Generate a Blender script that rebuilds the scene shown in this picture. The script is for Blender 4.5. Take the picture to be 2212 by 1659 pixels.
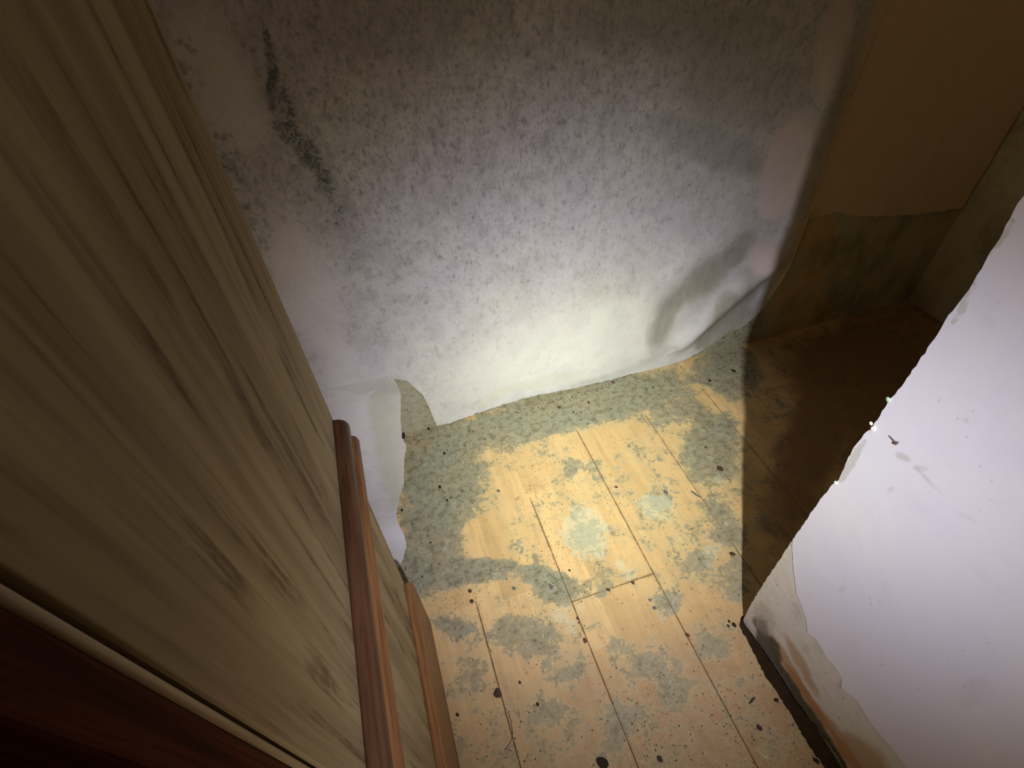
import bpy, bmesh, math, random
import numpy as np
from mathutils import Vector, Matrix
from mathutils.geometry import tessellate_polygon
random.seed(7)
rng = np.random.RandomState(5)
S = bpy.context.scene
COL = S.collection
for o in list(bpy.data.objects): bpy.data.objects.remove(o)

# ------------------------------------------------------------------ camera
H = 1.1                                     # lens height over the floor (m)
F = 1129.7                                  # focal length for a 2212 px wide frame
RM = Matrix(((0.95177592, 0.2451819, -0.18441376),
             (-0.30340831, 0.66318426, -0.68420029),
             (-0.04545323, 0.70715803, 0.70559303)))
cam_d = bpy.data.cameras.new('camera'); cam = bpy.data.objects.new('camera', cam_d); COL.objects.link(cam)
cam_d.sensor_width = 36.0; cam_d.lens = F / 2212 * 36.0; cam_d.clip_start = 0.01; cam_d.clip_end = 50
cam.matrix_world = Matrix.Translation((0, 0, H)) @ RM.to_4x4()
S.camera = cam

# ------------------------------------------------------------------ world, torch, exposure
S.view_settings.view_transform = 'Standard'; S.view_settings.look = 'None'
S.view_settings.gamma = 1.0; S.view_settings.use_curve_mapping = False
S.view_settings.exposure = 0.0
w = bpy.data.worlds.new('dark_room'); S.world = w; w.use_nodes = True
w.node_tree.nodes['Background'].inputs['Color'].default_value = (1.0, 0.62, 0.36, 1)
w.node_tree.nodes['Background'].inputs['Strength'].default_value = 0.003

TORCH = Vector((0.115, -0.307, 1.10))
TARGET = Vector((0.40, 0.86, 0.0))
def torch(name, energy, radius):
    """an LED torch: bright yellowish middle, cool ring, dim warm rim - a lens profile over the beam angle"""
    l = bpy.data.lights.new(name, 'SPOT'); l.energy = energy; l.spot_size = math.radians(100); l.spot_blend = .55
    l.shadow_soft_size = radius; l.use_nodes = True; t = l.node_tree
    em = t.nodes['Emission']
    tc = t.nodes.new('ShaderNodeTexCoord'); sp = t.nodes.new('ShaderNodeSeparateXYZ'); t.links.new(tc.outputs['Normal'], sp.inputs[0])
    def mt(op, x, y=None):
        n = t.nodes.new('ShaderNodeMath'); n.operation = op
        for i, v in enumerate((x, y)):
            if v is None: continue
            if isinstance(v, bpy.types.NodeSocket): t.links.new(v, n.inputs[i])
            else: n.inputs[i].default_value = v
        return n.outputs[0]
    c = mt('MINIMUM', mt('ABSOLUTE', sp.outputs['Z']), 1.0); th = mt('ARCCOSINE', c)
    t2 = mt('MULTIPLY', th, th)
    ex = mt('ADD', mt('MULTIPLY', t2, -10.4), mt('MULTIPLY', mt('MULTIPLY', t2, t2), -0.2))
    t.links.new(mt('EXPONENT', ex), em.inputs['Strength'])
    cr = t.nodes.new('ShaderNodeValToRGB'); t.links.new(mt('DIVIDE', th, 1.0), cr.inputs[0])
    e = cr.color_ramp.elements; e[0].position = .05; e[0].color = (.95, 1.0, .91, 1); e[1].position = .95; e[1].color = (1.0, .62, .36, 1)
    for p, col in ((.22, (.96, .98, .91)), (.36, (.90, .88, 1.0)), (.47, (.95, .90, .99)), (.60, (1.0, .86, .70))):
        k = e.new(p); k.color = (*col, 1)
    t.links.new(cr.outputs[0], em.inputs['Color'])
    o = bpy.data.objects.new(name, l); COL.objects.link(o); o.location = TORCH
    o.rotation_euler = (TARGET - TORCH).to_track_quat('-Z', 'Y').to_euler()
    return o
torch('torch_lamp', 182.0, 0.010)
# dim warm fill light added over the cabinet to lift the dark recess
l = bpy.data.lights.new('recess_fill', 'POINT'); l.energy = 11.0; l.color = (1.0, .72, .47); l.shadow_soft_size = .10
o = bpy.data.objects.new('recess_fill', l); COL.objects.link(o); o.location = (-.50, .15, 2.30)

# ------------------------------------------------------------------ photograph -> room helpers (measuring only)
def on_plane(px, py, ax, v):
    d = RM @ Vector(((px - 1106) / F, -(py - 829.5) / F, -1.0)); c = Vector((0, 0, H))
    return c + d * ((v - c[ax]) / d[ax])
def fl(px, py): p = on_plane(px, py, 2, 0.0); return (p.x, p.y)
YB = 0.985; XR = 0.521; XL = -0.104; YPIER = 0.268
XC = -0.099                                  # cabinet side plane
XE = 1.66                                    # end wall of the dark recess
def bw(px, py): p = on_plane(px, py, 1, YB); return (p.x, p.z)
def rw(px, py): p = on_plane(px, py, 0, XR); return (p.y, p.z)

# ------------------------------------------------------------------ object helpers
def tag(o, label=None, cat=None, group=None, kind=None):
    if label: o['label'] = label
    if cat: o['category'] = cat
    if group: o['group'] = group
    if kind: o['kind'] = kind
    return o
def link(name, me, mat, parent=None, smooth=False):
    if mat is not None: me.materials.append(mat)
    if smooth:
        for p in me.polygons: p.use_smooth = True
    o = bpy.data.objects.new(name, me); COL.objects.link(o)
    if parent: o.parent = parent; o.matrix_parent_inverse = parent.matrix_world.inverted()
    return o
def from_bm(name, bm, mat, parent=None, smooth=False):
    me = bpy.data.meshes.new(name); bm.normal_update(); bm.to_mesh(me); bm.free()
    return link(name, me, mat, parent, smooth)
def box_bm(x0, x1, y0, y1, z0, z1, bevel=0.0, seg=1):
    bm = bmesh.new(); bmesh.ops.create_cube(bm, size=1)
    for v in bm.verts:
        v.co = Vector(((x0 + x1) / 2 + v.co.x * (x1 - x0), (y0 + y1) / 2 + v.co.y * (y1 - y0), (z0 + z1) / 2 + v.co.z * (z1 - z0)))
    if bevel: bmesh.ops.bevel(bm, geom=list(bm.edges), offset=bevel, segments=seg, affect='EDGES', profile=.5)
    return bm
def extrude_outline(pts, axis, a, b):
    """closed 2-D outline -> slab between a and b along axis (0: outline is y,z ; 1: x,z ; 2: x,y)"""
    def P(u, v, t): return (t, u, v) if axis == 0 else ((u, t, v) if axis == 1 else (u, v, t))
    bm = bmesh.new()
    A = [bm.verts.new(P(u, v, a)) for u, v in pts]; B = [bm.verts.new(P(u, v, b)) for u, v in pts]
    for i, j, k in tessellate_polygon([[Vector((u, v, 0)) for u, v in pts]]):
        bm.faces.new((A[i], A[j], A[k])); bm.faces.new((B[k], B[j], B[i]))
    n = len(pts)
    for i in range(n): bm.faces.new((A[i], B[i], B[(i + 1) % n], A[(i + 1) % n]))
    bmesh.ops.recalc_face_normals(bm, faces=list(bm.faces))
    return bm
def jag(pts, step, amp, seed, axis_amp=(1, 1)):
    """subdivide an open polyline and roughen it"""
    r = random.Random(seed); out = []
    for (a, b), (c, d) in zip(pts[:-1], pts[1:]):
        n = max(1, int(math.hypot(c - a, d - b) / step))
        for i in range(n):
            t = i / n
            k = 0 if i == 0 else 1
            out.append((a + (c - a) * t + k * r.uniform(-amp, amp) * axis_amp[0], b + (d - b) * t + k * r.uniform(-amp, amp) * axis_amp[1]))
    out.append(pts[-1]); return out
def sm(a, b, x):
    t = min(1, max(0, (x - a) / (b - a))); return t * t * (3 - 2 * t)
def vnoise(x, y, seed=0):
    """smooth value noise in -1..1"""
    def h(i, j):
        n = (i * 374761393 + j * 668265263 + seed * 1442695041) & 0xffffffff
        n = ((n ^ (n >> 13)) * 1274126177) & 0xffffffff
        return ((n ^ (n >> 16)) & 0xffff) / 32767.5 - 1
    i, j = math.floor(x), math.floor(y); u, v = x - i, y - j
    u = u * u * (3 - 2 * u); v = v * v * (3 - 2 * v)
    return (h(i, j) * (1 - u) + h(i + 1, j) * u) * (1 - v) + (h(i, j + 1) * (1 - u) + h(i + 1, j + 1) * u) * v

# ------------------------------------------------------------------ node helper
class NT:
    def __init__(s, name, rough=0.8, spec=0.3):
        s.m = bpy.data.materials.new(name); s.m.use_nodes = True; s.t = s.m.node_tree
        s.b = s.t.nodes['Principled BSDF']; s.b.inputs['Roughness'].default_value = rough
        s.b.inputs['Specular IOR Level'].default_value = spec
        s.pos = s.t.nodes.new('ShaderNodeNewGeometry').outputs['Position']
    def n(s, typ, **kw):
        nd = s.t.nodes.new(typ)
        for k, v in kw.items(): setattr(nd, k, v)
        return nd
    def put(s, sock, v):
        if hasattr(v, 'links') or isinstance(v, bpy.types.NodeSocket): s.t.links.new(v, sock)
        else:
            if isinstance(v, (tuple, list)) and len(v) == 3 and sock.type == 'RGBA': v = (*v, 1)
            sock.default_value = v
    def math(s, op, a, b=None, c=None, clamp=False):
        nd = s.n('ShaderNodeMath', operation=op, use_clamp=clamp); s.put(nd.inputs[0], a)
        if b is not None: s.put(nd.inputs[1], b)
        if c is not None: s.put(nd.inputs[2], c)
        return nd.outputs[0]
    def vec(s, op, a, b=None):
        nd = s.n('ShaderNodeVectorMath', operation=op); s.put(nd.inputs[0], a)
        if b is not None: s.put(nd.inputs[1], b)
        return nd.outputs['Value'] if op in ('DOT_PRODUCT', 'LENGTH', 'DISTANCE') else nd.outputs[0]
    def noise(s, scale, v=None, detail=3, rough=.5, dist=0, stretch=None, off=(0, 0, 0), color=False):
        v = v or s.pos
        if stretch or off != (0, 0, 0):
            v = s.vec('MULTIPLY', v, stretch or (1, 1, 1)); v = s.vec('ADD', v, off)
        nd = s.n('ShaderNodeTexNoise'); s.put(nd.inputs['Vector'], v)
        nd.inputs['Scale'].default_value = scale; nd.inputs['Detail'].default_value = detail
        nd.inputs['Roughness'].default_value = rough; nd.inputs['Distortion'].default_value = dist
        return nd.outputs['Color' if color else 'Fac']
    def voro(s, scale, v=None, stretch=None, feature='F1', out='Distance', rand=1.0):
        v = v or s.pos
        if stretch: v = s.vec('MULTIPLY', v, stretch)
        nd = s.n('ShaderNodeTexVoronoi', feature=feature); s.put(nd.inputs['Vector'], v)
        nd.inputs['Scale'].default_value = scale; nd.inputs['Randomness'].default_value = rand
        return nd.outputs[out]
    def ramp(s, v, a, b, lo=0.0, hi=1.0, smooth=True):
        nd = s.n('ShaderNodeMapRange', interpolation_type='SMOOTHSTEP' if smooth else 'LINEAR'); s.put(nd.inputs[0], v)
        for i, x in enumerate((a, b, lo, hi)): s.put(nd.inputs[i + 1], x)
        return nd.outputs[0]
    def mix(s, f, a, b, mode='MIX'):
        nd = s.n('ShaderNodeMix', data_type='RGBA', blend_type=mode)
        s.put(nd.inputs[0], f); s.put(nd.inputs[6], a); s.put(nd.inputs[7], b); return nd.outputs[2]
    def mul(s, a, b): return s.math('MULTIPLY', a, b)
    def add(s, a, b): return s.math('ADD', a, b)
    def mx(s, a, b): return s.math('MAXIMUM', a, b)
    def bump(s, h, strength=.4, dist=.001, nrm=None):
        nd = s.n('ShaderNodeBump'); nd.inputs['Strength'].default_value = strength; nd.inputs['Distance'].default_value = dist
        s.put(nd.inputs['Height'], h)
        if nrm: s.put(nd.inputs['Normal'], nrm)
        return nd.outputs[0]
    def done(s, col, nrm=None, rough=None):
        s.put(s.b.inputs['Base Color'], col)
        if nrm: s.put(s.b.inputs['Normal'], nrm)
        if rough is not None: s.put(s.b.inputs['Roughness'], rough)
        return s.m
    def blob(s, plane, px, py, rx, ry, rot=0, inner=0.0, v=None):
        """soft ellipse (1 in the middle, 0 outside) lying on a room plane; measured in photo pixels at its centre"""
        f = {'floor': lambda a, b: on_plane(a, b, 2, 0.0), 'back': lambda a, b: on_plane(a, b, 1, YB),
             'left': lambda a, b: on_plane(a, b, 0, XL), 'right': lambda a, b: on_plane(a, b, 0, XR)}[plane]
        ax = {'floor': (0, 1), 'back': (0, 2), 'left': (1, 2), 'right': (1, 2)}[plane]
        c = f(px, py); e = 3.0
        cr, sr = math.cos(math.radians(rot)), math.sin(math.radians(rot))
        U = (f(px + cr * e, py + sr * e) - c) / e * rx; V = (f(px - sr * e, py + cr * e) - c) / e * ry
        A = np.array([[U[ax[0]], V[ax[0]]], [U[ax[1]], V[ax[1]]]]); I = np.linalg.inv(A)
        a3 = [0, 0, 0]; b3 = [0, 0, 0]
        for k in (0, 1): a3[ax[k]] = float(I[0][k]); b3[ax[k]] = float(I[1][k])
        d = s.vec('SUBTRACT', v or s.pos, tuple(c))
        x = s.vec('DOT_PRODUCT', d, tuple(a3)); y = s.vec('DOT_PRODUCT', d, tuple(b3))
        r2 = s.math('MULTIPLY_ADD', x, x, s.math('MULTIPLY', y, y))
        return s.ramp(r2, 1.0, inner)
    def field(s, plane, items, v=None):
        tot = None
        for it in items:
            wgt = it[0]; bb = s.mul(s.blob(plane, *it[1:], v=v), wgt)
            tot = bb if tot is None else s.add(tot, bb)
        return tot

def warp(m, amp, scale):
    c = m.noise(scale, detail=3, color=True); c = m.vec('SUBTRACT', c, (.5, .5, .5)); c = m.vec('MULTIPLY', c, (amp, amp, amp))
    return m.vec('ADD', m.pos, c)

# ------------------------------------------------------------------ materials
def mould_colour(m):
    """grey-green moist mould shared by floor and bare plaster: returns colour"""
    a = m.noise(9, detail=4); b = m.noise(60, detail=5, rough=.65); c = m.noise(230, detail=3)
    col = m.mix(m.ramp(a, .38, .64), (.325, .29, .19), (.295, .295, .215))
    col = m.mix(m.ramp(b, .44, .66, 0, .85), col, (.16, .155, .09))
    col = m.mix(m.ramp(c, .55, .68, 0, .55), col, (.11, .10, .06))
    big = m.noise(95, detail=2, rough=.4, off=(7, 7, 1)); col = m.mix(m.ramp(big, .66, .71, 0, .85), col, (.06, .052, .03))
    col = m.mix(m.mul(m.ramp(m.noise(150, detail=2, off=(3, 1, 2)), .66, .74), .45), col, (.52, .52, .36))
    col = m.mix(m.ramp(m.noise(130, detail=2, off=(2, 8, 5)), .70, .74, 0, .7), col, (.62, .60, .46))
    return col, b, c

def mat_paper(name, plane):
    m = NT(name, .92, .15)
    big = m.noise(5, detail=3, off=(1.3, 0, .4)); mid = m.noise(22, detail=4)
    col = m.mix(m.ramp(big, .35, .68), (.57, .55, .565), (.585, .575, .545))
    col = m.mix(m.ramp(m.noise(8, detail=4, off=(4, 2, 7)), .45, .70, 0, .5), col, (.50, .46, .465))
    col = m.mix(m.ramp(mid, .38, .72, 0, .38), col, (.42, .41, .41))
    # mould pepper, vertical dashes
    f1 = m.noise(120, detail=5, rough=.65, stretch=(1, 1, .62)); f2 = m.noise(260, detail=3, stretch=(1, 1, .5), off=(0, 5, 0))
    f3 = m.noise(45, detail=6, rough=.75, stretch=(1, 1, .7))
    # density: heavy up high and to the left, the rise boosted as painted torch fall-off
    zz = m.n('ShaderNodeSeparateXYZ'); m.put(zz.inputs[0], m.pos)
    up = m.ramp(zz.outputs['Z'], 0.05, 0.85, -.045, .055)
    lf = m.ramp(zz.outputs['X'], -0.1, 0.9, .010, -.01)
    d = m.add(up, lf)
    p1 = m.ramp(m.add(f1, d), .56, .74); p2 = m.ramp(m.add(f2, m.mul(d, .8)), .56, .72, 0, .7); p3 = m.ramp(m.add(f3, d), .46, .72, 0, .46)
    col = m.mix(p3, col, (.24, .225, .21)); col = m.mix(m.mul(p1, .60), col, (.18, .17, .165)); col = m.mix(m.mul(p2, .5), col, (.22, .21, .20))
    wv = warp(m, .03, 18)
    hot_pool = m.field('back', [(1.0, 1250, 740, 330, 110, -12), (.5, 1050, 830, 150, 60, -14)], wv)  # pool of torch light painted paler on the low middle of the sheet
    col = m.mix(m.ramp(m.add(hot_pool, m.mul(m.math('SUBTRACT', m.noise(12, detail=5, off=(2, 2, 2)), .5), .9)), -.1, 1.3, 0, .5), col, (.72, .72, .68))
    warmth = m.field('back', [(1.0, 470, 180, 110, 260, -25), (.8, 660, 620, 100, 220, -22), (.7, 760, 850, 80, 140, -20)], wv)  # left part painted paler, adding brightness the torch does not bring there
    col = m.mix(m.ramp(warmth, 0, 1, 0, .75), col, (.74, .70, .665))
    if plane in ('back', 'left'):
        st = [(1.0, 608, 235, 42, 90, -12), (1.0, 660, 325, 34, 75, -38), (.9, 700, 395, 32, 42, -20), (.55, 725, 460, 36, 60, 0), (.9, 590, 150, 18, 75, -6),
              (.35, 760, 560, 40, 60, 0), (.8, 572, 90, 14, 50, 0)]
        streak = m.field('back', st, wv)
        veins = m.noise(85, detail=5, rough=.72, dist=1.2)
        sk = m.ramp(m.add(veins, m.mul(streak, .16)), .58, .76)
        sk = m.mul(sk, m.ramp(streak, .05, .55))
        col = m.mix(m.mul(m.ramp(streak, .1, 1.0), .45), col, (.22, .23, .22))
        col = m.mix(m.mul(sk, .75), col, (.06, .065, .065))
        # brown stains with fold shade painted in along the loose right-hand part, and a tinted arc over the torn foot
        stain_and_fold_shade = m.field('back', [(.8, 1440, 690, 40, 90, 25), (.9, 1530, 600, 45, 110, 50), (.8, 1610, 530, 35, 70, 40), (.8, 1560, 700, 45, 90, 28),
                                (.9, 1600, 670, 60, 70, 30), (.7, 1640, 600, 40, 60, 30), (.6, 1530, 725, 50, 34, -30)], m.vec('ADD', wv, m.vec('MULTIPLY', m.noise(60, detail=3, stretch=(1, 1, .2), color=True), (.03, 0, 0))))
        col = m.mix(m.ramp(stain_and_fold_shade, .05, 1.0, 0, .85), col, m.mix(m.noise(70, detail=4, stretch=(1, 1, .25)), (.20, .18, .14), (.36, .34, .28)))
        sw = m.field('back', [(1.0, 1560, 330, 190, 60, 20), (.8, 1480, 60, 320, 90, 0), (.7, 1600, 200, 200, 120, 0), (.7, 900, 60, 260, 120, 0)], wv)
        col = m.mix(m.ramp(sw, .0, 1.0, 0, .42), col, (.26, .25, .22))
        arc = m.field('back', [(1.0, 1180, 822, 110, 16, -12), (.8, 1060, 858, 60, 14, -30)], wv)
        col = m.mix(m.ramp(arc, .25, .5, 0, .35), col, (.55, .53, .40))
        # strip of paler pinkish paper before the recess; dim warm light painted as brown inside it
        pk = m.field('back', [(1.0, 1690, 370, 60, 160, 18), (1.0, 1800, 90, 50, 170, 14), (.8, 1650, 560, 50, 50, 0)], wv)
        col = m.mix(m.ramp(pk, .1, .8, 0, .8), col, (.66, .56, .53))
        br = m.ramp(zz.outputs['X'], 1.02, 1.10)
        col = m.mix(m.mul(br, .85), col, (.80, .58, .35))
        ed = m.field('back', [(1.0, 400, 130, 46, 110, -25), (.8, 490, 330, 40, 100, -25), (.7, 560, 480, 30, 90, -25)], wv)
        ek = m.mul(m.ramp(m.noise(60, detail=5, rough=.7), .48, .66), m.ramp(ed, .05, .7))
        col = m.mix(m.mul(ek, .65), col, (.13, .125, .11))
    if plane == 'left':
        zw = m.n('ShaderNodeSeparateXYZ'); m.put(zw.inputs[0], warp(m, .05, 14))
        tn = m.mul(m.ramp(zw.outputs['X'], -.145, -.105), m.ramp(zw.outputs['Y'], .70, .78))
        tn = m.mul(tn, m.ramp(zw.outputs['Z'], .30, .14))
        col = m.mix(m.mul(tn, .6), col, (.45, .42, .33))
    h = m.add(m.mul(m.noise(160, detail=4), 1.0), m.mul(m.noise(420, detail=2, stretch=(1, 1, .4)), .6))
    return m.done(col, m.bump(h, .5, .0012))

def mat_plaster(name):
    m = NT(name, .95, .1)
    col, b, c = mould_colour(m)
    zz = m.n('ShaderNodeSeparateXYZ'); m.put(zz.inputs[0], m.pos)
    recess_lift = m.ramp(zz.outputs['X'], 1.0, 1.12, 0, .75)  # plaster past the pier painted paler, standing in for light in the recess
    col = m.mix(recess_lift, col, (.62, .57, .40))
    wv = warp(m, .06, 9)
    bf = m.field('back', [(1.0, 1765, 530, 55, 110, 10), (1.0, 1740, 690, 85, 110, -30), (.6, 1830, 800, 60, 60, 0)], wv)
    bf = m.ramp(m.add(bf, m.mul(m.math('SUBTRACT', m.noise(20, detail=5), .5), .8)), .15, .75)
    col = m.mix(m.mul(bf, .85), col, m.mix(m.noise(12, detail=3), (.70, .44, .20), (.62, .46, .24)))
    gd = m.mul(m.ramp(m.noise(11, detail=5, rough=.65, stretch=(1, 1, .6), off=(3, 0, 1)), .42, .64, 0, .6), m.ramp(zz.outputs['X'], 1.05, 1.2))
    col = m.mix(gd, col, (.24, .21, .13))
    nt = m.mul(m.ramp(zz.outputs['X'], .06, -.02), .55)
    col = m.mix(nt, col, m.mix(b, (.50, .47, .36), (.34, .32, .22)))
    return m.done(col, m.bump(m.add(b, m.mul(c, .5)), .7, .003))

JOINTS = [(e_, on_plane(px, py, 2, 0).y) for e_, px, py in ((.0183, 1029, 1312), (.209, 1145, 1085), (.399, 1250, 932), (.5975, 1392, 900), (.7985, 1516, 842))]
def mat_floor():
    m = NT('mouldy_laminate', .55, .35)
    zz = m.n('ShaderNodeSeparateXYZ'); m.put(zz.inputs[0], m.pos)
    X, Y = zz.outputs['X'], zz.outputs['Y']
    # printed three-strip pattern: strip id along x, block id along y
    sid = m.math('FLOOR', m.math('DIVIDE', m.add(X, 1.0 + .0183 * 0 + .1475), .0643))
    rnd = m.n('ShaderNodeTexWhiteNoise', noise_dimensions='1D'); m.put(rnd.inputs['W'], sid)
    blk = m.math('FLOOR', m.add(m.mul(Y, 2.6), m.mul(rnd.outputs['Value'], 7.0)))
    r2 = m.n('ShaderNodeTexWhiteNoise', noise_dimensions='2D')
    cx = m.n('ShaderNodeCombineXYZ'); m.put(cx.inputs[0], sid); m.put(cx.inputs[1], blk); m.put(r2.inputs['Vector'], cx.outputs[0])
    tone = r2.outputs['Value']
    grain = m.noise(70, detail=5, rough=.6, stretch=(1, .07, 1)); g2 = m.noise(16, detail=3, stretch=(1, .15, 1))
    col = m.mix(tone, (.74, .51, .235), (.60, .40, .175))
    col = m.mix(m.ramp(grain, .42, .68, 0, .45), col, (.47, .29, .13))
    col = m.mix(m.ramp(g2, .35, .7, 0, .35), col, (.82, .58, .28))
    near = m.ramp(m.add(Y, m.mul(m.math('SUBTRACT', m.noise(14, detail=4), .5), .25)), .50, .04)  # boards painted darker towards the near end, as the torch beam fades
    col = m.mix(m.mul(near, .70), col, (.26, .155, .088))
    wv = warp(m, .035, 24)
    items = [
        # mould (positive)
        (1.2, 1240, 880, 330, 62, -15), (1.1, 950, 1010, 120, 170, 0), (.9, 930, 1180, 90, 110, 0), (1.0, 1110, 1235, 150, 30, 8),
        (.7, 1205, 1270, 70, 45, 20), (.8, 1010, 1250, 60, 60, 0), (.9, 1570, 800, 90, 80, 0), (.9, 1540, 960, 80, 110, 0), (.55, 1450, 880, 90, 50, -15),
        (.6, 980, 1350, 70, 24, 10), (.62, 1130, 1370, 90, 60, 0), (.5, 1220, 1440, 60, 70, 20), (.85, 1405, 1440, 42, 36, 0), (.6, 1450, 1490, 40, 60, -30),
        (.55, 1540, 1400, 60, 40, 20), (.6, 1590, 1250, 45, 70, 0), (.5, 1440, 1300, 50, 45, 0), (.6, 1310, 1275, 30, 22, -15), (.45, 1260, 1150, 60, 55, 0),
        (.45, 1420, 1090, 60, 60, 0), (.5, 1560, 1130, 50, 90, -30), (.45, 1500, 1220, 70, 40, 10), (.42, 1180, 1530, 50, 60, 0), (.40, 1020, 1470, 50, 70, 0), (.35, 1350, 1560, 80, 70, 0),
        (.5, 1340, 1400, 45, 30, 0), (.5, 900, 1250, 60, 60, 0), (.35, 1260, 1000, 80, 30, -10),
        # clean patches (negative)
        (-.9, 1290, 960, 75, 38, -18), (-.6, 1130, 1045, 70, 45, -30), (-.9, 1015, 1290, 60, 42, 5), (-.8, 1115, 1245, 30, 18, 20), (-.7, 1370, 1330, 85, 60, 20),
        (-.5, 1540, 868, 42, 30, 20), (-.5, 1040, 1150, 60, 60, -30), (-.5, 1510, 1310, 50, 45, 0), (-.4, 1200, 1180, 40, 70, -20), (-.5, 1290, 1400, 40, 45, 0)]
    fld = m.field('floor', items, wv)
    n1 = m.noise(22, detail=8, rough=.72, off=(2, 0, 0)); n2 = m.noise(110, detail=5, rough=.65)
    n0 = m.noise(8, detail=4, rough=.6, off=(6, 1, 0))
    fld = m.mul(fld, 1.05)
    v = m.add(fld, m.mul(m.math('SUBTRACT', n1, .5), 3.0))
    v = m.add(v, m.mul(m.math('SUBTRACT', n0, .5), 1.0))
    v = m.add(v, m.mul(m.math('SUBTRACT', n2, .5), 1.3)); v = m.add(v, .07)
    mould = m.ramp(v, .34, .42); thin = m.ramp(v, -.15, .46, 0, .6)
    mc, b, c = mould_colour(m)
    col = m.mix(thin, col, (.47, .42, .24))
    dens = m.mul(m.ramp(v, .32, 1.0, .62, 1.0), m.ramp(Y, .15, .55, .75, 1.0))
    col = m.mix(m.mul(mould, dens), col, mc)
    # pale bluish bloom in the clean middle
    pale = m.field('floor', [(1.0, 1265, 1150, 70, 75, 0), (.8, 1420, 1100, 60, 50, 0), (.5, 1350, 1230, 70, 40, -15), (.5, 1230, 1330, 60, 50, 0), (.5, 1540, 1180, 40, 60, 0)], wv)
    pv = m.ramp(m.add(pale, m.mul(m.math('SUBTRACT', m.noise(20, detail=8, rough=.7, off=(0, 7, 0)), .5), 3.2)), .25, .70, 0, .5)
    col = m.mix(pv, col, (.60, .60, .42))
    # little round mould spots everywhere
    sp = m.noise(75, detail=3, rough=.55, off=(9, 3, 0)); sden = m.ramp(m.noise(7, detail=2, off=(5, 5, 0)), .4, .65, -.02, .04)
    col = m.mix(m.ramp(m.add(sp, sden), .635, .70, 0, .6), col, (.27, .235, .13))
    s2 = m.noise(210, detail=2, off=(1, 8, 0)); col = m.mix(m.ramp(m.add(s2, sden), .665, .72, 0, .7), col, (.13, .10, .055))
    # dirt washed into the joints
    dj = None
    for e_, y_ in JOINTS:
        d_ = m.math('ABSOLUTE', m.math('SUBTRACT', X, e_)); d_ = m.add(d_, m.ramp(Y, y_, y_ + .03, 0, .05)); dj = d_ if dj is None else m.math('MINIMUM', dj, d_)
    cj = m.mx(m.math('ABSOLUTE', m.math('SUBTRACT', Y, .4085)), m.math('SUBTRACT', m.math('ABSOLUTE', m.math('SUBTRACT', X, .304)), .095))
    dj = m.math('MINIMUM', dj, cj)
    jn = m.noise(45, detail=5, rough=.75, off=(3, 3, 0))
    jm = m.mul(m.ramp(dj, .0028, .0008), m.ramp(jn, .30, .62, .25, 1.0)); jm = m.mul(jm, m.ramp(mould, 0, 1, 1, .35)); jw = m.mul(m.ramp(dj, .011, .001), m.ramp(jn, .50, .66, 0, .55))
    col = m.mix(jw, col, (.36, .25, .12)); col = m.mix(m.mul(jm, .85), col, (.26, .16, .07))
    # shade painted dark brown on the boards deep in the recess
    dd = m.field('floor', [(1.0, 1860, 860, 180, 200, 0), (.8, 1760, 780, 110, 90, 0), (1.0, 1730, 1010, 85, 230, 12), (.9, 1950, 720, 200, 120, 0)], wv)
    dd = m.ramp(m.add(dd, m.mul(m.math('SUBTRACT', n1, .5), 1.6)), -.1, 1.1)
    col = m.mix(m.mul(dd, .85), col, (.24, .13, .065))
    h = m.add(m.mul(mould, m.mul(b, 1.2)), m.mul(grain, .15))
    rough = m.ramp(mould, 0, 1, .5, .95)
    return m.done(col, m.bump(h, .6, .0016), rough)

def mat_joint():
    m = NT('dirty_joint', .95, .1); n = m.noise(60, detail=3)
    return m.done(m.mix(n, (.02, .012, .006), (.05, .03, .014)))

def mat_panel():
    m = NT('oak_print_laminate', .75, .06)
    wob = m.noise(1.8, detail=2, stretch=(1, 1, .8), color=True)
    pv = m.vec('ADD', m.pos, m.vec('MULTIPLY', wob, (0, .03, 0)))
    g = m.noise(34, v=pv, detail=6, rough=.55, stretch=(1, 1, .05))
    g2 = m.noise(150, v=pv, detail=4, rough=.6, stretch=(1, 1, .03), off=(0, 3, 0))
    line = m.noise(85, v=pv, detail=3, rough=.5, stretch=(1, 1, .045), off=(0, 9, 2)); gate = m.noise(20, detail=3, stretch=(1, 1, .35), off=(0, 2, 5))
    br = m.noise(260, detail=3, stretch=(1, 1, .25))
    col = m.mix(m.ramp(g, .38, .62), (.40, .32, .185), (.29, .22, .125))
    col = m.mix(m.ramp(g2, .52, .70, 0, .35), col, (.15, .10, .055))
    ln = m.mul(m.ramp(line, .52, .61), m.ramp(gate, .40, .56)); ln = m.mul(ln, m.ramp(br, .35, .55, .5, 1))
    col = m.mix(m.mul(ln, .70), col, (.12, .075, .038))
    return m.done(col, m.bump(g2, .15, .0004))

def mat_wood(name, c1, c2, axis, rough=.45, spec=.25):
    m = NT(name, rough, spec)
    s = [1, 1, 1]; s[axis] = .05
    g = m.noise(120, detail=5, rough=.6, stretch=tuple(s)); g2 = m.noise(420, detail=3, stretch=tuple(s))
    col = m.mix(m.ramp(g, .35, .66), c1, c2); col = m.mix(m.ramp(g2, .52, .68, 0, .45), col, tuple(x * .45 for x in c2))
    return m.done(col, m.bump(g2, .2, .0004))

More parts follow.
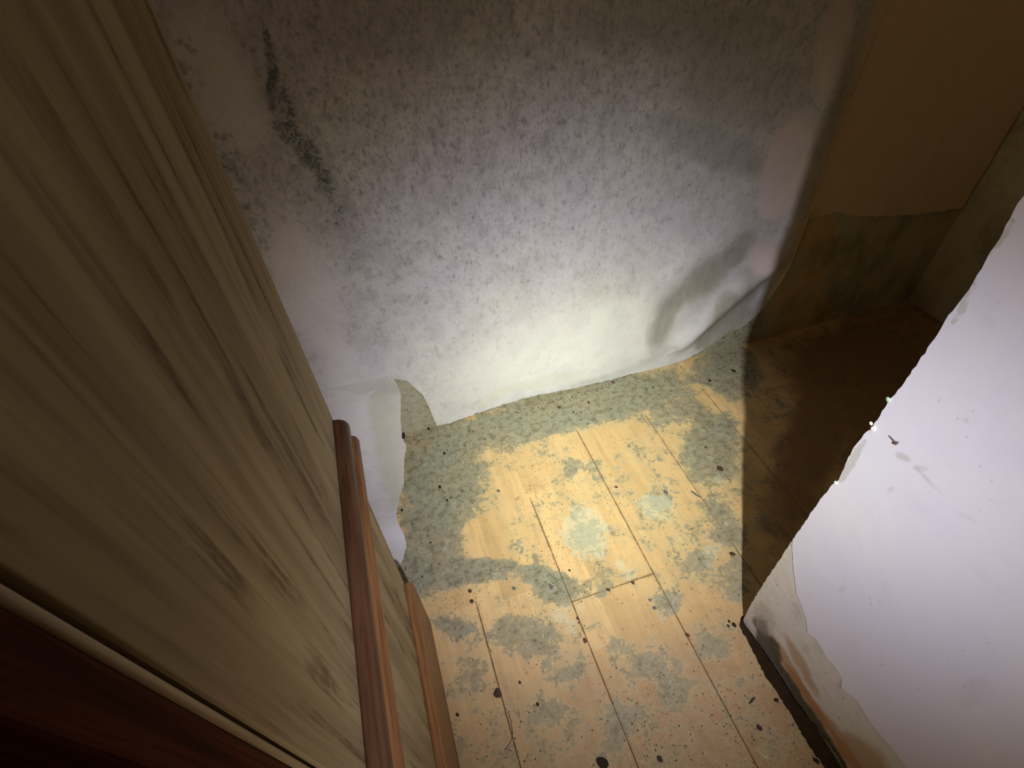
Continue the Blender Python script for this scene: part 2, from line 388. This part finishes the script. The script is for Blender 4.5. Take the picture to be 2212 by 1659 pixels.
def mat_paint():
    m = NT('white_wall_paint', .55, .35)
    a = m.noise(5, detail=3); b = m.noise(30, detail=4)
    col = m.mix(m.ramp(a, .35, .65), (.655, .635, .70), (.69, .67, .68)); col = m.mix(m.ramp(b, .55, .75, 0, .25), col, (.60, .56, .58))
    wv = warp(m, .015, 30)
    sm_ = m.field('right', [(1, 1950, 985, 22, 12, 20), (.7, 1925, 1058, 12, 14, 30), (.6, 2010, 1040, 60, 8, 45), (.5, 2080, 1110, 80, 8, 35), (.6, 2090, 905, 10, 8, 0),
                            (.6, 1990, 1010, 30, 10, 10), (.5, 1820, 1270, 12, 14, 0), (.4, 1860, 1185, 12, 10, 0), (.4, 2135, 700, 40, 30, 0), (.5, 1900, 1300, 8, 8, 0),
                            (.5, 2100, 1500, 90, 60, -20)], wv)
    col = m.mix(m.ramp(m.add(sm_, m.mul(m.math('SUBTRACT', b, .5), .8)), .2, 1.0, 0, .5), col, (.42, .36, .33))
    n = m.noise(170, detail=3); 
    col = m.mix(m.ramp(m.noise(95, detail=2, off=(4, 4, 4)), .73, .77, 0, .35), col, (.30, .26, .24))
    ed = m.field('right', [(1.0, 1840, 1000, 14, 80, 32), (.8, 2080, 660, 14, 90, 32), (.8, 2170, 510, 14, 70, 32)], wv)
    col = m.mix(m.ramp(m.add(ed, m.mul(m.math('SUBTRACT', n, .5), 1.4)), .4, .8, 0, .5), col, (.36, .34, .24))
    return m.done(col, m.bump(m.add(m.mul(b, .7), m.mul(n, .2)), .25, .002))

def mat_undercoat():
    m = NT('stained_bare_plaster', .85, .2)
    a = m.noise(12, detail=4); b = m.noise(60, detail=4)
    col = m.mix(m.ramp(a, .35, .65), (.56, .54, .44), (.60, .54, .48))
    wv = m.vec('ADD', warp(m, .022, 22), m.vec('MULTIPLY', m.noise(90, detail=3, color=True), (.0, .008, .008)))
    tanf = m.field('right', [(1, 1700, 1440, 22, 130, -30), (1.0, 1790, 1580, 30, 150, -36), (.9, 1860, 1640, 60, 100, -40), (.7, 1730, 1430, 14, 110, -28)], wv)
    col = m.mix(m.ramp(tanf, .1, .8, 0, .85), col, (.40, .255, .13))
    org = m.field('right', [(1, 1745, 1500, 12, 130, -34), (.9, 1830, 1620, 16, 70, -38)], wv)
    col = m.mix(m.ramp(org, .2, .9, 0, .75), col, (.38, .17, .055))
    blk = m.field('right', [(1.1, 1660, 1395, 28, 60, -28), (1.2, 1700, 1470, 19, 70, -34), (1.2, 1745, 1540, 20, 70, -38), (1.2, 1790, 1610, 20, 70, -38), (.8, 1640, 1345, 22, 30, -20)], wv)
    col = m.mix(m.ramp(m.add(blk, m.mul(m.math('SUBTRACT', b, .5), 1.2)), .2, .85, 0, .88), col, (.055, .05, .03))
    grey = m.field('right', [(.9, 1648, 1330, 30, 50, -20), (.5, 1720, 1320, 14, 40, 0), (.6, 1738, 1395, 14, 18, 0), (.6, 1810, 1470, 12, 12, 0), (.5, 1770, 1380, 30, 30, 0)], wv)
    col = m.mix(m.ramp(grey, .1, .8, 0, .5), col, (.33, .31, .24))
    col = m.mix(m.ramp(m.noise(110, detail=2), .68, .74, 0, .6), col, (.20, .15, .10))
    return m.done(col, m.bump(b, .5, .002))

def mat_flat(name, c, rough=.9, var=.3, scale=80):
    m = NT(name, rough, .2); n = m.noise(scale, detail=3)
    return m.done(m.mix(n, tuple(x * (1 - var) for x in c), tuple(min(1, x * (1 + var)) for x in c)))

M = dict(paper_b=mat_paper('mouldy_lining_paper', 'back'), paper_l=mat_paper('mouldy_lining_paper_left', 'left'), plaster=mat_plaster('bare_mouldy_plaster'),
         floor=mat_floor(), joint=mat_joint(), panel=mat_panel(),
         bead=mat_wood('reddish_bead_wood', (.115, .055, .026), (.065, .03, .015), 1), bead2=mat_wood('orange_bead_wood', (.24, .115, .045), (.13, .055, .02), 1), plinth=mat_wood('orange_brown_plinth_wood', (.30, .15, .06), (.19, .085, .03), 1),
         door=mat_wood('dark_mahogany_front', (.085, .024, .010), (.045, .013, .006), 2, .85, .04), edge=mat_wood('pale_edge_band', (.30, .215, .12), (.22, .15, .08), 2),
         paint=mat_paint(), under=mat_undercoat(), dirt=mat_flat('black_dirt', (.03, .022, .014)), crumb=mat_flat('brown_crumb', (.07, .045, .03), .8, .5),
         red=mat_flat('reddish_crumb', (.13, .045, .03)), white=mat_flat('chalky_plaster', (.74, .74, .66)), green=mat_flat('pale_green_flake', (.45, .60, .45)),
         grey=mat_flat('grey_flake', (.14, .13, .12), .7), thread=mat_flat('brown_fibre', (.12, .085, .035)), metal=mat_flat('tarnished_steel', (.16, .10, .12), .45),
         ceil=mat_flat('ceiling_paint', (.6, .58, .55)))

# ------------------------------------------------------------------ setting: floor with its boards
floor = tag(from_bm('floor', box_bm(-1.6, 1.9, -1.6, 1.2, -.05, -.0105), M['joint']), kind='structure')
edges = [-.941, -.749, -.558, -.366, -.174, .0183, .209, .399, .5975, .7985, .992, 1.184, 1.376, 1.568, 1.76]
G = .0004
for i in range(len(edges) - 1):
    x0, x1 = edges[i] + G, edges[i + 1] - G
    if edges[i] == .209: segs = [(-1.50, -.60), (-.60, .4085), (.4085, 1.0)]
    elif i % 2: segs = [(-1.50, -.25), (-.25, 1.0)]
    else: segs = [(-1.50, -.85), (-.85, 1.0)]
    for a, b in segs:
        a += G; b -= G
        if edges[i] >= .5975:                                  # beyond the pier's foot these boards start at its far face
            if b < YPIER: continue
            a = max(a, YPIER + .004)
        if edges[i] == .399:                                   # sawn ragged edge along the foot of the pier
            if b < 0:
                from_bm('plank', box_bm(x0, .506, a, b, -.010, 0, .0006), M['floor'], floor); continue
            rag = [fl(*q) for q in ((1597, 1352), (1625, 1405), (1652, 1460), (1683, 1504), (1713, 1551), (1749, 1615), (1782, 1659))] + [(.502, -.06), (.505, a)]
            rag = jag(rag, .004, .0016, 3, (1, .3))
            pts = [(x0, a), (x0, b), (x1, b), (x1, YPIER + .004), (.521, YPIER + .004)] + rag
            bm = extrude_outline(pts, 2, -.010, 0)
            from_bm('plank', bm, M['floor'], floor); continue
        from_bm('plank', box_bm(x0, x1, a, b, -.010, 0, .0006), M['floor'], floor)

# mould and dust caked over the far ends of the joints
for e_, y_ in JOINTS:
    bm = bmesh.new(); n = 24; rows = []
    for i in range(n + 1):
        y = y_ + .012 + (YB - .001 - y_ - .012) * i / n; w_ = .0016 + .0008 * vnoise(i * .9, e_ * 50, 3)
        rows.append([bm.verts.new((e_ - w_, y, -.0002)), bm.verts.new((e_, y, .0004 + .0002 * vnoise(i * 1.3, 2, 7))), bm.verts.new((e_ + w_, y, -.0002))])
    for a, b in zip(rows[:-1], rows[1:]):
        for i in (0, 1): bm.faces.new((a[i], a[i + 1], b[i + 1], b[i]))
    from_bm('mould_crust', bm, M['floor'], floor, True)

# ------------------------------------------------------------------ setting: walls
wall_back = tag(from_bm('wall_back', box_bm(-.9, 1.9, YB, 1.15, -.03, 2.45), M['plaster']), kind='structure')
wall_left = tag(from_bm('wall_left', box_bm(-.9, -.70, -1.6, YB, -.03, 2.45), M['plaster']), kind='structure')
wall_recess = tag(from_bm('wall_recess', box_bm(XE, 1.9, YPIER, YB, -.03, 2.45), M['plaster']), kind='structure')
ceiling = tag(from_bm('ceiling', box_bm(-1.6, 1.9, -1.6, 1.15, 2.45, 2.5), M['ceil']), kind='structure')

# back lining paper: a real sheet hanging 2 mm off the plaster, torn along its foot
foot = [bw(*q) for q in ((838, 806), (880, 820), (912, 848), (930, 885), (941, 917))] + [(bw(960, 912)[0], .004), (bw(985, 905)[0], .006)] + \
       [bw(*q) for q in ((1010, 898), (1040, 887), (1080, 874), (1130, 858), (1180, 847), (1240, 835), (1300, 821))] + \
       [(bw(1396, 800)[0], .002), bw(1450, 786), bw(1481, 773), bw(1517, 754), bw(1541, 737), bw(1570, 716), bw(1600, 705), bw(1645, 668), bw(1680, 615), bw(1702, 566),
        bw(1722, 520), bw(1738, 470), bw(1800, 458), bw(1860, 467), bw(1960, 462), bw(2060, 450), (XE - .004, bw(2080, 449)[1])]
foot = [(-.69, .17), (-.20, .17), (-.12, .16), bw(838, 812)] + foot[1:]
fx = np.array([p[0] for p in foot]); fz = np.array([p[1] for p in foot])
def ridge(x, z):
    """paper lifting off the wall: crests measured along the folds"""
    y = .0
    def seg(a, b, wdt, amp, asym=1.0):
        ax, az = a; bx, bz = b; dx, dz = bx - ax, bz - az; L2 = dx * dx + dz * dz
        t = ((x - ax) * dx + (z - az) * dz) / L2; tc = min(1, max(0, t))
        px, pz = ax + dx * tc, az + dz * tc
        side = (dx * (z - az) - dz * (x - ax))
        d = math.hypot(x - px, z - pz) / (wdt * (asym if side > 0 else 1.0))
        return amp * math.exp(-d * d) 
    y += seg(bw(1470, 735), bw(1650, 575), .036, .024, .75)
    y += seg(bw(1395, 760), bw(1400, 640), .045, .012)
    y += seg(bw(1400, 640), bw(1580, 480), .045, .010)
    y += seg(bw(1690, 560), bw(1790, 200), .05, .010)
    return y
NX, NZ = 330, 110
xs = np.concatenate([np.linspace(-.69, -.27, 25), np.linspace(-.26, 1.10, 300), np.linspace(1.11, XE - .004, 60)])
verts = []; faces = []
for i, x in enumerate(xs):
    zb = float(np.interp(x, fx, fz)) + .0028 * vnoise(x * 90, 1.5, 3) + .0018 * vnoise(x * 300, 7, 4)
    zb = max(zb, .0012)
    for j in range(NZ):
        t = j / (NZ - 1); z = zb + (2.448 - zb) * t ** 2.2
        y = .0018 + ridge(x, z) + .0028 * (1 + vnoise(x * 6, z * 6, 9)) * .5 + .0012 * vnoise(x * 24, z * 20, 2)
        y += .005 * math.exp(-((z - zb) / .03) ** 2) * (.5 + .5 * vnoise(x * 14, 3, 5))      # foot curls off a little
        y += .012 * sm(.55, .0, z) * sm(.18, 0, abs(x - .52)) * sm(.0, .05, z)
        verts.append((x, YB - y, z))
for i in range(len(xs) - 1):
    for j in range(NZ - 1):
        a = i * NZ + j; faces.append((a, a + NZ, a + NZ + 1, a + 1))
me = bpy.data.meshes.new('wallpaper'); me.from_pydata(verts, [], faces); me.update()
wp = link('wallpaper', me, M['paper_b'], wall_back, True)
md = wp.modifiers.new('thick', 'SOLIDIFY'); md.thickness = .0009; md.offset = 0

# loose lower left part of the paper: slumped forward off the wall on to the floor, its free edge torn
rows = []                                     # (x of the free edge, y, z) measured along the edge
for (px, py, z) in ((828, 760, None), (838, 790, None), (850, 816, None), (860, 832, None), (865, 850, None), (866, 895, .120), (866, 925, .092), (868, 943, .076), (878, 962, .062), (876, 985, .050), (872, 1010, .040), (875, 1050, .028), (866, 1075, .022),
                    (858, 1098, .020), (858, 1128, .020), (870, 1142, .012), (876, 1160, .006), (877, 1182, .003), (871, 1214, .002), (850, 1260, .002), (838, 1300, .002)):
    p = on_plane(px, py, 1, YB - .004) if z is None else on_plane(px, py, 2, z)
    rows.append((p.x, min(p.y, YB - .004), p.z))
R_ = np.array(rows); tt = np.linspace(0, len(rows) - 1, 150); ti = np.arange(len(rows))
ex_, ey_, ez_ = (np.interp(tt, ti, R_[:, k]) for k in (0, 1, 2))
for _ in range(6): ey_[1:-1] = (ey_[:-2] + ey_[1:-1] * 2 + ey_[2:]) / 4; ez_[1:-1] = (ez_[:-2] + ez_[1:-1] * 2 + ez_[2:]) / 4
verts = []; faces = []; NU = 60
for i in range(len(tt)):
    xe = ex_[i] + .0016 * vnoise(i * .6, 4, 6)
    for j in range(NU):
        t = j / (NU - 1); x = xe + (-.45 - xe) * t ** 1.5
        f = sm(0, 18, tt[i] * 6)
        y = ey_[i] - (.010 * (1 - f) - .010) * 0 - .010 * vnoise(x * 9, ez_[i] * 12 + ey_[i] * 7, 22) * f
        if tt[i] < 1.5: y = YB - .0005
        z = ez_[i] + (.004 * vnoise(x * 13, ey_[i] * 11, 23) + .004) * f * min(1, ez_[i] / .02 + .3)
        verts.append((x, min(y, YB - .0012), max(z, .0012)))
for i in range(len(tt) - 1):
    for j in range(NU - 1):
        a = i * NU + j; faces.append((a, a + 1, a + NU + 1, a + NU))
me = bpy.data.meshes.new('loose_wallpaper'); me.from_pydata(verts, [], faces); me.update()
wp2 = link('loose_wallpaper', me, M['paper_l'], wall_back, True)
md = wp2.modifiers.new('thick', 'SOLIDIFY'); md.thickness = .0009; md.offset = 0

# pier on the right: dark core, plaster skin, coat of paint ending in a torn line
wall_right = tag(from_bm('wall_right', box_bm(.536, 1.9, -1.6, YPIER - .013, -.03, 2.45), M['plaster']), kind='structure')
edge_px = [(2190, 455), (2150, 530), (2112, 592), (2085, 636), (2042, 692), (2020, 730), (1985, 780), (1960, 815), (1935, 850), (1920, 862), (1912, 880),
           (1886, 920), (1866, 938), (1845, 965), (1830, 995), (1820, 1018), (1812, 1036), (1798, 1046), (1770, 1082), (1740, 1125), (1700, 1185), (1655, 1252), (1625, 1300), (1606, 1337)]
edge_yz = [(YPIER, 2.449), (YPIER, 1.0), rw(2212, 422)] + [rw(*q) for q in edge_px]
edge_yz = edge_yz[:2] + jag(edge_yz[2:], .006, .0008, 11)
bot_px = [(1606, 1343), (1655, 1413), (1680, 1450), (1705, 1490), (1744, 1546), (1785, 1593), (1822, 1645)]
bot = jag([rw(*q) for q in bot_px] + [(-.06, .03), (-.4, .02), (-1.595, .02)], .008, .0016, 12)
out = edge_yz + bot + [(-1.595, 2.449)]
skin = from_bm('plaster_skin', extrude_outline(out, 0, XR, .5355), M['under'], wall_right)
tear_px = [(1712, 1180), (1716, 1240), (1722, 1282), (1736, 1318), (1742, 1340), (1745, 1366), (1760, 1376), (1774, 1396), (1786, 1420), (1800, 1434), (1812, 1452), (1820, 1470), (1819, 1486),
           (1836, 1500), (1852, 1512), (1868, 1540), (1882, 1560), (1900, 1582), (1930, 1618), (1960, 1656)]
tear = [rw(*q) for q in tear_px] + [(-.10, .17), (-.3, .13), (-1.594, .12)]
tear = jag(tear, .006, .0012, 13)
up_edge = [p for p in edge_yz if p[1] > rw(1712, 1170)[1] + .004]
pout = [(max(-1.594, y - .0006), min(z, 2.448)) for y, z in up_edge] + tear + [(-1.594, 2.448)]
coat = from_bm('paint_layer', extrude_outline(pout, 0, XR - .0011, XR - .0001), M['paint'], wall_right)

# ------------------------------------------------------------------ cabinet
cabinet = bpy.data.objects.new('cabinet', None); COL.objects.link(cabinet); cabinet.location = (-.38, .27, 0)
bpy.context.view_layer.update()
tag(cabinet, 'tall oak-print cabinet with dark mahogany front filling the left side', 'cabinet')
YF, YK = .090, .466
from_bm('side_panel', box_bm(XC - .018, XC, YF, YK, .0, 2.0, .0008, 2), M['panel'], cabinet)
from_bm('side_panel', box_bm(-.68, -.662, YF, YK, .0, 2.0, .0008), M['panel'], cabinet)
from_bm('top_panel', box_bm(-.661, XC - .019, YF, YK, 1.98, 2.0, .0008), M['panel'], cabinet)
from_bm('back_panel', box_bm(-.661, XC - .019, YK - .006, YK - .001, .0, 1.979), M['panel'], cabinet)
from_bm('bottom_panel', box_bm(-.661, XC - .019, YF, YK - .007, .08, .098), M['panel'], cabinet)
# door in front, with a groove, a pale rounded edge band and a dark face
door = from_bm('door', box_bm(-.678, XC - .0008, .062, .0827, .03, 1.995, .002, 2), M['door'], cabinet)
bm = box_bm(XC - .012, XC - .0004, .0829, .0870, .03, 1.995, .0014, 3)
from_bm('edge_band', bm, M['edge'], door, True)
bm = bmesh.new(); bmesh.ops.create_uvsphere(bm, u_segments=20, v_segments=12, radius=.014)
for v in bm.verts: v.co = Vector((-.62 + v.co.x, .0515 + v.co.y * .8, 1.0 + v.co.z))
from_bm('knob', bm, M['bead'], door, True)

def moulding(name, prof, mat, y0, y1, label=None):
    """profile in (x,z), swept along y with softened ends"""
    bm = bmesh.new(); rings = []
    n = len(prof); cx = XC; cz = sum(p[1] for p in prof) / n
    for y, k in ((y0, .86), (y0 + .0012, .95), (y0 + .004, 1), *[(y0 + (y1 - y0) * t / 10, 1) for t in range(1, 10)], (y1 - .004, 1), (y1 - .0012, .95), (y1, .86)):
        rings.append([bm.verts.new((cx + (x - cx) * k, y, cz + (z - cz) * (k + 1) / 2)) for x, z in prof])
    for a, b in zip(rings[:-1], rings[1:]):
        for i in range(n): bm.faces.new((a[i], a[(i + 1) % n], b[(i + 1) % n], b[i]))
    bm.faces.new(rings[0]); bm.faces.new(list(reversed(rings[-1])))
    bmesh.ops.recalc_face_normals(bm, faces=list(bm.faces))
    return from_bm(name, bm, mat, cabinet, True)
def arcpts(cx, cz, rx, rz, a0, a1, n):
    return [(cx + rx * math.cos(math.radians(a0 + (a1 - a0) * i / n)), cz + rz * math.sin(math.radians(a0 + (a1 - a0) * i / n))) for i in range(n + 1)]
e = XC + .0001
prof1 = [(e, .641)] + arcpts(XC + .003, .627, .0135, .0135, 88, -70, 14) + [(XC + .005, .6125), (e, .6125)]
moulding('moulding', prof1, M['bead'], YF + .001, YK - .004)
prof1b = [(e, .6120)] + arcpts(XC + .006, .600, .0150, .0118, 88, -60, 12) + [(XC + .0150, .588), (XC + .0150, .583), (XC + .011, .579), (e, .578)]
moulding('moulding', prof1b, M['bead2'], YF + .001, YK - .006)
prof2 = [(e, .198)] + [(XC + .006, .198)] + arcpts(XC + .007, .182, .009, .015, 80, 0, 8) + [(XC + .0165, .12), (XC + .018, .03), (XC + .018, .0012), (e, .0012)]
moulding('plinth_board', prof2, M['plinth'], YF + .001, YK - .003)

# ------------------------------------------------------------------ crumbs, flakes, nail and thread
def rock(name, p, size, mat, label, cat, group=None, seed=0, flat=.45, nrm='z', stretch=(1, 1), rot=0):
    r = random.Random(seed); bm = bmesh.new(); bmesh.ops.create_icosphere(bm, subdivisions=2, radius=1)
    for v in bm.verts:
        k = 1 + .28 * vnoise(v.co.x * 2 + seed, v.co.y * 2 + v.co.z, seed) + r.uniform(-.08, .08)
        v.co *= k
        v.co = Vector((v.co.x * size * stretch[0], v.co.y * size * stretch[1], v.co.z * size * flat))
        if v.co.z < -size * flat * .55: v.co.z = -size * flat * .55
    low = min(v.co.z for v in bm.verts)
    for v in bm.verts: v.co.z -= low
    me = bpy.data.meshes.new(name); bm.to_mesh(me); bm.free()
    o = link(name, me, mat)
    o.rotation_euler = {'z': (0, 0, math.radians(rot)), 'x': (0, -math.pi / 2, 0)}[nrm]
    o.location = p
    if nrm == 'x': o.rotation_euler = Matrix.Rotation(-math.pi / 2, 3, 'Y').to_euler()
    return tag(o, label, cat, group)
crumbs = [
    (868, 941, 13, 'dirt', 'black lump added as the shaded hole between loose and hanging wallpaper'),  # dark shape placed for the shade under the loose sheet's edge
    # px, py, half-size px, material, label
    (1015, 1277, 6, 'crumb', 'brown crumb on the tan patch beside the plinth, upper of two'),
    (1019, 1299, 7, 'crumb', 'olive brown crumb on the tan patch beside the plinth, lower of two'),
    (1190, 1268, 8, 'grey', 'dark violet-grey flake on the mould left of the short board joint'),
    (1110, 1271, 6, 'grey', 'dark crumb on the mould left of the violet-grey flake'),
    (1075, 1498, 12, 'crumb', 'large oval brown crumb sitting on the leftmost board joint'),
    (1123, 1474, 5, 'crumb', 'small round brown crumb right of the large oval crumb'),
    (988, 1544, 5, 'dirt', 'small black crumb near the plinth at the lower left of the floor'),
    (1161, 1521, 5, 'dirt', 'small black crumb in the middle of the second board, low in view'),
    (1301, 1648, 15, 'dirt', 'biggest black lump on the floor at the bottom edge of the view'),
    (1264, 1384, 7, 'red', 'reddish brown crumb on the middle joint below the short joint'),
    (1248, 1336, 5, 'red', 'small reddish crumb just below the corner of the short joint'),
    (1367, 1259, 6, 'crumb', 'dark crumb on the right half of the short cross joint'),
    (1314, 1274, 6, 'crumb', 'dark crumb on the middle of the short cross joint'),
    (1438, 1063, 8, 'grey', 'grey flake in the pale bloom between the two right joints'),
    (1555, 1013, 10, 'crumb', 'dark brown crumb on mould beside the shadow edge'),
    (1503, 1068, 10, 'grey', 'long grey splinter lying in the right board joint'),
    (1485, 1372, 6, 'crumb', 'brown crumb on the joint below the clean tan patch'),
    (1582, 1197, 8, 'crumb', 'dark brown flake near the shadow edge where the right joint ends'),
    (1625, 1513, 8, 'crumb', 'thin brown sliver on the right board beside the pier, upper'),
    (1640, 1572, 7, 'crumb', 'brown crumb on the right board beside the pier, lower'),
    (1425, 1640, 8, 'crumb', 'reddish brown crumb at the bottom edge right of the black lump'),
    (1331, 1052, 5, 'red', 'small rusty crumb on the bright tan patch near the back wall'),
    (1524, 966, 4, 'crumb', 'small crumb on mould above the dark brown crumb by the shadow'),
    (1677, 1512, 6, 'dirt', 'black crumb on the sawn board edge beside the pier gap'),
    (1763, 1643, 7, 'dirt', 'black crumb at the sawn board edge, bottom of the view'),
    (1586, 1350, 7, 'dirt', 'black crumb pile at the foot corner of the pier, largest'),
    (1575, 1342, 4, 'dirt', 'black crumb left of the pier foot corner, middle one'),
    (1573, 1352, 4, 'dirt', 'black crumb left of the pier foot corner, lowest one'),
    (987, 903, 5, 'red', 'dark red crumb at the torn foot of the back wallpaper'),
    (926, 926, 5, 'dirt', 'black mould lump under the torn notch of the wallpaper'),
    (1324, 826, 6, 'red', 'rusty brown crumb at the torn wallpaper foot near the brightest spot'),
    (1208, 880, 6, 'red', 'dark maroon crumb on the mould band in front of the back wall'),
    (1272, 869, 5, 'crumb', 'grey-brown crumb on the mould band right of the maroon one'),
    (960, 979, 5, 'dirt', 'black spot-like crumb on the mould near the back left corner'),
    (950, 1052, 6, 'dirt', 'dark crumb on the mould beside the torn left wallpaper'),
    (966, 1081, 5, 'dirt', 'dark crumb below its twin on the left mould area'),
    (868, 1102, 5, 'dirt', 'black crumb tucked under the ragged left wallpaper'),
    (1077, 1060, 6, 'grey', 'round grey crumb on mould at the edge of the tan patch'),
    (1585, 801, 6, 'dirt', 'dark crumb on the shaded mould near the recess shadow'),
    (1533, 822, 5, 'dirt', 'black flake on mould at the far end of the right joint'),
    (930, 1172, 4, 'crumb', 'small brown crumb beside the end of the left wallpaper'),
    (1250, 1345, 3, 'crumb', 'tiny brown crumb under the small reddish crumb'),
    (1404, 1296, 5, 'grey', 'grey crumb on the tan patch right of the cross joint'),
    (1413, 1313, 6, 'grey', 'grey crumb below its twin right of the cross joint'),
    (1230, 1232, 4, 'crumb', 'small dark crumb on the middle joint above the cross joint'),
]
for k, (px, py, s, mt, lab) in enumerate(crumbs):
    p = on_plane(px, py, 2, .001); dist = (p - Vector((0, 0, H))).length; r = s * .52 * dist / F
    st = (1.0, 1.35)
    if 'splinter' in lab: st = (.45, 2.4)
    if 'sliver' in lab: st = (1.9, .45)
    nm = 'flake' if mt == 'grey' else 'crumb'
    rock(nm, (p.x, p.y, .0002), r, M[mt], lab, nm, 'dirt crumbs on the floor', seed=k + 3, flat=.5 if mt != 'grey' else .25, stretch=st, rot=random.uniform(0, 60) if st[1] == 1.35 else (28 if 'splinter' in lab else 20))
# fine grit: countless
bm = bmesh.new(); r = random.Random(21)
cnt = 0
while cnt < 600:
    px, py = r.uniform(860, 1780), r.uniform(850, 1659); x, y = fl(px, py)
    if x < -.07 or x > .495 + (.6 if y > .3 else 0) or y > .96: continue
    if r.random() > .35 + .65 * (vnoise(x * 9, y * 9, 31) > .1): continue
    s = r.uniform(.0006, .0017); h = s * r.uniform(.3, .6); a = r.uniform(0, 6.28)
    vs = [bm.verts.new((x + s * r.uniform(.6, 1.3) * math.cos(a + t), y + s * 1.2 * r.uniform(.6, 1.3) * math.sin(a + t), .0001)) for t in (0, 1.6, 3.1, 4.7)]
    top = bm.verts.new((x, y, h)); cnt += 1
    for i in range(4): bm.faces.new((vs[i], vs[(i + 1) % 4], top))
for k in range(170):                                           # swept up against the foot of the torn paper
    t = r.random(); px = 872 + 610 * t ** 1.4; py = 946 + (px - 870) * -.262 + abs(r.gauss(0, 9)); x, y = fl(px, py)
    if y > .98: continue
    s = r.uniform(.0007, .0021); h = s * .5; a = r.uniform(0, 6.28)
    vs = [bm.verts.new((x + s * 1.4 * r.uniform(.6, 1.3) * math.cos(a + t_), y + s * r.uniform(.6, 1.3) * math.sin(a + t_), .0001)) for t_ in (0, 1.6, 3.1, 4.7)]
    top = bm.verts.new((x, y, h))
    for i in range(4): bm.faces.new((vs[i], vs[(i + 1) % 4], top))
from_bm('grit', bm, M['crumb'], floor)
COL.objects['grit'].parent = None
tag(bpy.data.objects['grit'], 'fine dark grit scattered over the mouldy floorboards', 'grit', kind='stuff')

# nail stuck in the painted pier
p0 = Vector((XR, *rw(1927, 941))); p1 = Vector((XR, *rw(1942, 957)))
bm = bmesh.new()
d = (p1 - p0); L = d.length; q = d.to_track_quat('Z', 'Y').to_matrix().to_4x4()
bmesh.ops.create_cone(bm, cap_ends=True, segments=12, radius1=.0005, radius2=.0011, depth=L, matrix=Matrix.Translation((p0 + p1) / 2) @ q)
bmesh.ops.create_cone(bm, cap_ends=True, segments=14, radius1=.0026, radius2=.0026, depth=.001, matrix=Matrix.Translation(p1) @ q)
for v in bm.verts: v.co.x -= .0030
tag(from_bm('nail', bm, M['metal']), 'small dark nail lying against the white painted pier near its edge', 'nail')
# chips and crumbs clinging to the pier's broken edge
for k, (px, py, s, mt, lab) in enumerate([
    (1890, 925, 5, 'white', 'white plaster chip on the broken edge of the pier, left of the nail'),
    (1884, 914, 3.6, 'white', 'small white plaster chip just above the larger one on the pier edge'),
    (1921, 862, 4.5, 'green', 'pale green flake on the pier edge above the white chips'),
    (1808, 1042, 3.6, 'white', 'white plaster chip on the pier edge below the white chips, lowest of them'),
]):
    p = on_plane(px, py, 0, XR); r_ = s * (p - Vector((0, 0, H))).length / F
    rock('plaster_chip', (XR - .0012, p.y, p.z), r_, M[mt], lab, 'chip', 'plaster chips on the broken pier edge', seed=50 + k, flat=.5, nrm='x')
# curled thread on the floor
cu = bpy.data.curves.new('thread', 'CURVE'); cu.dimensions = '3D'; cu.bevel_depth = .0006; cu.bevel_resolution = 2
sp = cu.splines.new('NURBS'); tp = [(1098, 1535), (1104, 1560), (1108, 1580), (1106, 1598), (1098, 1612), (1089, 1620)]
sp.points.add(len(tp) - 1)
for i, q in enumerate(tp): x, y = fl(*q); sp.points[i].co = (x, y, .0008, 1)
sp.use_endpoint_u = True
o = bpy.data.objects.new('thread_curve', cu); COL.objects.link(o)
me = bpy.data.meshes.new_from_object(o.evaluated_get(bpy.context.evaluated_depsgraph_get())); bpy.data.objects.remove(o)
me.name = 'thread'; o = link('thread', me, M['thread'])
tag(o, 'thin curled brown thread on the floor beside the leftmost board joint', 'thread')
